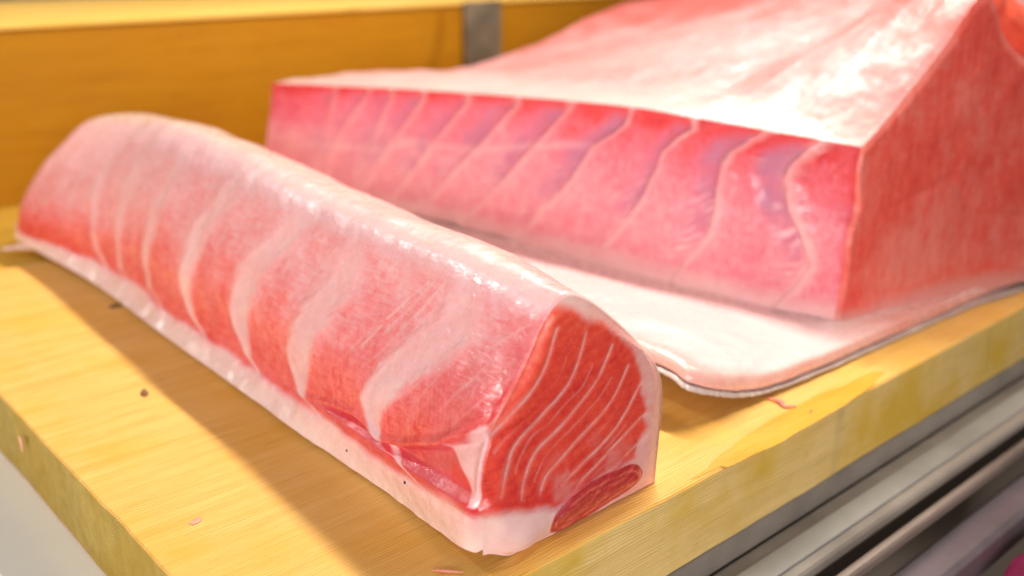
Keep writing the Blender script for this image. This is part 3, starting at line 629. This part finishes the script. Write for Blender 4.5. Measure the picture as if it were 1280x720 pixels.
split(V, FR_, ids, lambda k: ('cut_face', 'coarse red end face of the loin', None) if k == 1 else ('fat_edge', 'thin pale fat line along the foot of the red face', None), M_redB, ROOT_B, dict(fat=fat, deep=np.clip(deep, 0, 1.2), purple=np.zeros(len(V))))
# back and far end closing skins
bk = VT[-1]; Vk = np.stack([bk, np.stack([bk[:, 0]+.02, bk[:, 1], bk[:, 2]*.5], 1), np.stack([bk[:, 0], bk[:, 1], np.full(nt_, .006)], 1)]); z = np.zeros(3*nt_)
mesh_np('back_face', Vk.reshape(-1, 3), grid_faces(3, nt_), M_redB, ROOT_B, dict(fat=z+.2, deep=z+.4, purple=z))
te = VT[:, -1]; lo = np.stack([te[:, 0], te[:, 1]+.002, np.full(na, .006)], 1); lo[0] = VB[0, -1]
Vk = np.stack([te, (te+lo)/2+np.array([.003, .004, 0]), lo]); z = np.zeros(3*na)
mesh_np('cut_end', Vk.reshape(-1, 3), grid_faces(3, na), M_topB, ROOT_B, dict(fat=z+.4, deep=z+.4, purple=z))
# bright red fold of meat behind the red face, right edge of the picture
def blob_tube(name, pts, rad, mat, parent, attrs=(.1, .5, 0), n=28, m=80, flat=1.0, seed=5):
    pts = np.array(pts, float); s = np.linspace(0, len(pts)-1, m); c = crs(pts, s); r = np.interp(s, np.arange(len(rad)), rad)
    tan = np.gradient(c, axis=0); tan /= np.linalg.norm(tan, axis=1, keepdims=True); up = np.array([0, 0, 1.]); sd = np.cross(tan, up); sd /= np.linalg.norm(sd, axis=1, keepdims=True); u2 = np.cross(sd, tan)
    th = np.linspace(0, 2*math.pi, n); P = c[:, None]+r[:, None, None]*(np.cos(th)[None, :, None]*sd[:, None]+flat*np.sin(th)[None, :, None]*u2[:, None])
    V = P.reshape(-1, 3); V = V*1.0
    cc = np.repeat(c, n, axis=0); V = cc+(V-cc)*(1+.35*fbm(V, 1.2/max(rad), 3, seed))[:, None]
    z = np.zeros(len(V))
    return mesh_np(name, V, grid_faces(m, n), mat, parent, dict(fat=z+attrs[0], deep=z+attrs[1], purple=z+attrs[2]))
blob_tube('red_fold', [(.83, .16, .33), (.87, .150, .325), (.93, .135, .285), (1.0, .12, .245), (1.12, .09, .20)], [.02, .032, .04, .045, .04], M_cutA, ROOT_B, (0, .35, 0))

blob_tube('skin_tail', [(.165, .86, .006), (.152, .885, .006), (.138, .90, .0035), (.128, .905, .003)], [.004, .008, .006, .003], M_fatA, ROOT_A, (.9, .1, 0), flat=.4)
# belly flap with skin beneath, spreading in front of the loin
edge_pts = np.array(FLAP_DATA)     # x, y, z along the free edge, far-left -> corner -> right
k = np.linspace(0, len(edge_pts)-1, 420); E = crs(edge_pts, k)
E[:, :2] += np.stack([fbm(np.stack([k, k*0, k*0], 1), .9, 3, 91), fbm(np.stack([k, k*0+5, k*0], 1), .9, 3, 93)], 1)*.003
inner = np.array(FLAP_IN); I = crs(inner, np.linspace(0, len(inner)-1, 420))
nr = 70; rr = np.linspace(0, 1, nr)
def flap(th_top, grow, drop, rag=0):
    Ei = E.copy(); dirv = E-I; dirv /= np.linalg.norm(dirv[:, :2], axis=1, keepdims=True)+1e-9
    grow = grow*np.interp(k, [0, 6, 9, 12], [.8, .8, 1.6, 2.0])[:, None] if grow else 0
    Ei[:, :2] += dirv[:, :2]*(grow+rag*np.clip(fbm(np.stack([k*9, k*0, k*0], 1), 1, 3, 95), -.2, .6)[:, None])
    Ei[:, 2] -= drop
    return Ei
def flap_mesh(name, Ei, thick, rnd, mat, at, label):
    # cross rows: inner top ... edge top, round nose, under side
    prof = []
    for q in np.linspace(0, 1, 60): prof.append((1-(1-q)**1.7, 0))
    Pt = []
    dirv = Ei-I; ln = np.linalg.norm(dirv[:, :2], axis=1, keepdims=True); dirv = dirv/ln
    for q, _ in prof:
        p = I+(Ei-I)*q; e = np.clip((1-q)*ln[:, 0]/rnd, 0, 1); p = p.copy(); p[:, 2] += thick*np.sqrt(np.clip(1-(1-e)**2, 0, 1)); Pt.append(p)
    for q in np.linspace(1, 0, 20)[1:]:
        p = I+(Ei-I)*q; e = np.clip((1-q)*ln[:, 0]/rnd, 0, 1); p = p.copy(); p[:, 2] -= .0016*e; p[:, 2] = np.maximum(p[:, 2], .0006); Pt.append(p)
    V = np.array(Pt); n0 = len(V); V = V.reshape(-1, 3)
    f = grid_faces(n0, 420); N = grid_normals(V, f)
    V[:, 2] += fbm(V, 14, 3, 97)*.0022*np.repeat((np.arange(n0) < 56), 420)+.0006*fbm(V, 60, 3, 98)
    r_ = np.repeat(np.r_[[p[0] for p in prof], np.linspace(1, 0, 20)[1:]], 420)
    if N[420*10:420*30, 2].mean() < 0: f = f[:, ::-1]
    o = mesh_np(name, V, f, mat, ROOT_B, at(V, r_)); o['label'] = label; return o
def at_top(V, r):
    st = fbm(np.stack([V[:, 0]*6, V[:, 1]*.8, V[:, 2]], 1), 14, 4, 99)
    d = .05+.25*sm(.86, .985, r)+.15*st+.55*sm(.62, .70, V[:, 0])*sm(.02, .09, V[:, 1])
    return dict(fat=np.clip(.95-.75*sm(.84, .98, r)-.30*np.clip(st, 0, 1)*sm(.25, .6, r)-.6*sm(.60, .70, V[:, 0])*sm(.3, .6, r), 0, 1), deep=np.clip(d, 0, 1), purple=np.zeros(len(V)))
M_flap = flesh_material('flap_fat', (.90, .52, .45), (.86, .36, .30), (.70, .14, .12), (.91, .76, .74), (.62, .42, .48), rough=.26, coat=.7, fibre=(4, .3, 1), sparkle=.5)
flap_mesh('belly_flap', flap(.01, 0, 0), .010, .012, M_flap, at_top, 'smooth whitish pink belly flap with rounded edge')
M_skin = flesh_material('silver_skin', (.50, .40, .36), (.34, .27, .27), (.16, .13, .13), (.72, .62, .56), PURP, rough=.35, coat=.4, fibre=(1, 1, 1), sparkle=.5)
def at_skin(V, r):
    n = fbm(V, 70, 3, 101)
    return dict(fat=np.clip(.55+.8*n-.75*np.exp(-((r-.962)/.012)**2), 0, 1), deep=np.clip(.35+.6*n+.8*np.exp(-((r-.962)/.012)**2), 0, 1), purple=np.zeros(len(V)))
flap_mesh('skin', flap(.004, .0075, .0035, .003), .002, .004, M_skin, at_skin, 'thin silvery grey skin showing under the belly flap')

# ------------------------------------------------------------ scraps, marks and blemishes
def scrap(pts, rad, label, mat=M_cutA, name='meat_scrap', cat='meat scrap', at=(.2, .45, 0), flat=.45, seed=5):
    o = blob_tube(name, pts, rad, mat, None, at, n=12, m=24, flat=flat, seed=seed); return tag(o, label, cat)
scrap([(.470, .047, .0015), (.4715, .036, .002), (.468, .028, .0015), (.475, .022, .0012)], [.0008, .0022, .0018, .0006], 'curled red meat scrap on the board just below the skin corner')
scrap([(.1195, .040, .001), (.125, .033, .0014), (.132, .026, .001)], [.0005, .0013, .0004], 'tiny pink meat thread on the board below the front block', at=(.5, .2, 0))
M_blood = simple('diluted_blood', (.62, .13, .05), .3, coat=.5, nscale=60, namt=.3)
M_knot = simple('knot_wood', (.20, .09, .025), .5, nscale=120, namt=.4)
M_pinksm = simple('pink_smear', (.86, .36, .24), .4, coat=.3, nscale=80, namt=.2)
def decal(name, cx, cy, rx, ry, rot, mat, z=.0004, seed=1, parent=None, axis='z', x=0):
    n = 40; V = [(0, 0)]
    for i in range(n):
        a = i/n*2*math.pi; r = 1+.35*float(fbm(np.array([[math.cos(a)*1.5, math.sin(a)*1.5, seed]]), 1, 3, seed)[0])*1.6
        px, py = rx*r*math.cos(a), ry*r*math.sin(a); V.append((px*math.cos(rot)-py*math.sin(rot), px*math.sin(rot)+py*math.cos(rot)))
    if axis == 'z': P = [(cx+a, cy+b_, z+(.0004 if i == 0 else 0)) for i, (a, b_) in enumerate(V)]
    else: P = [(x, cx+a, cy+b_) for a, b_ in V]
    me = bpy.data.meshes.new(name); me.from_pydata(P, [], [(0, 1+i, 1+(i+1) % n) for i in range(n)]); return link(name, me, mat, parent)
M_wet = wood('wet_wood', (.80, .44, .07), (.64, .29, .02), (.74, .36, .01), stainamt=.3, gloss=.22)
board_parts = [decal('wet_patch', .46, .010, .115, .011, .03, M_wet, z=.0003, seed=11), decal('knot', .092, .398, .008, .003, 1.2, M_knot, seed=2), decal('knot', .1546, .622, .009, .006, .4, M_knot, seed=6),
 decal('pink_smear', .0376, .186, .004, .0025, .3, M_pinksm, seed=4), decal('blood_smear', .476, .0095, .010, .0025, .25, M_blood, seed=7),
 decal('pink_smear', .413, -.019, .004, .008, .2, M_pinksm, axis='x', x=-.0042, seed=8)]
for o in board_parts: o.parent = board
for (s0, y0, r) in ((.76, .101, .0011), (.50, .181, .0009)):
    i = np.argmin((sA-s0)**2); j = np.argmin((yA-y0)**2); p = VA[i, j]
    bm = bmesh.new(); bmesh.ops.create_icosphere(bm, subdivisions=2, radius=r)
    me = bpy.data.meshes.new('speck'); bm.to_mesh(me); bm.free(); o = link('speck', me, M_black, ROOT_A); o.matrix_parent_inverse = Matrix.Identity(4); o.location = Vector(p)-ROOT_A.location
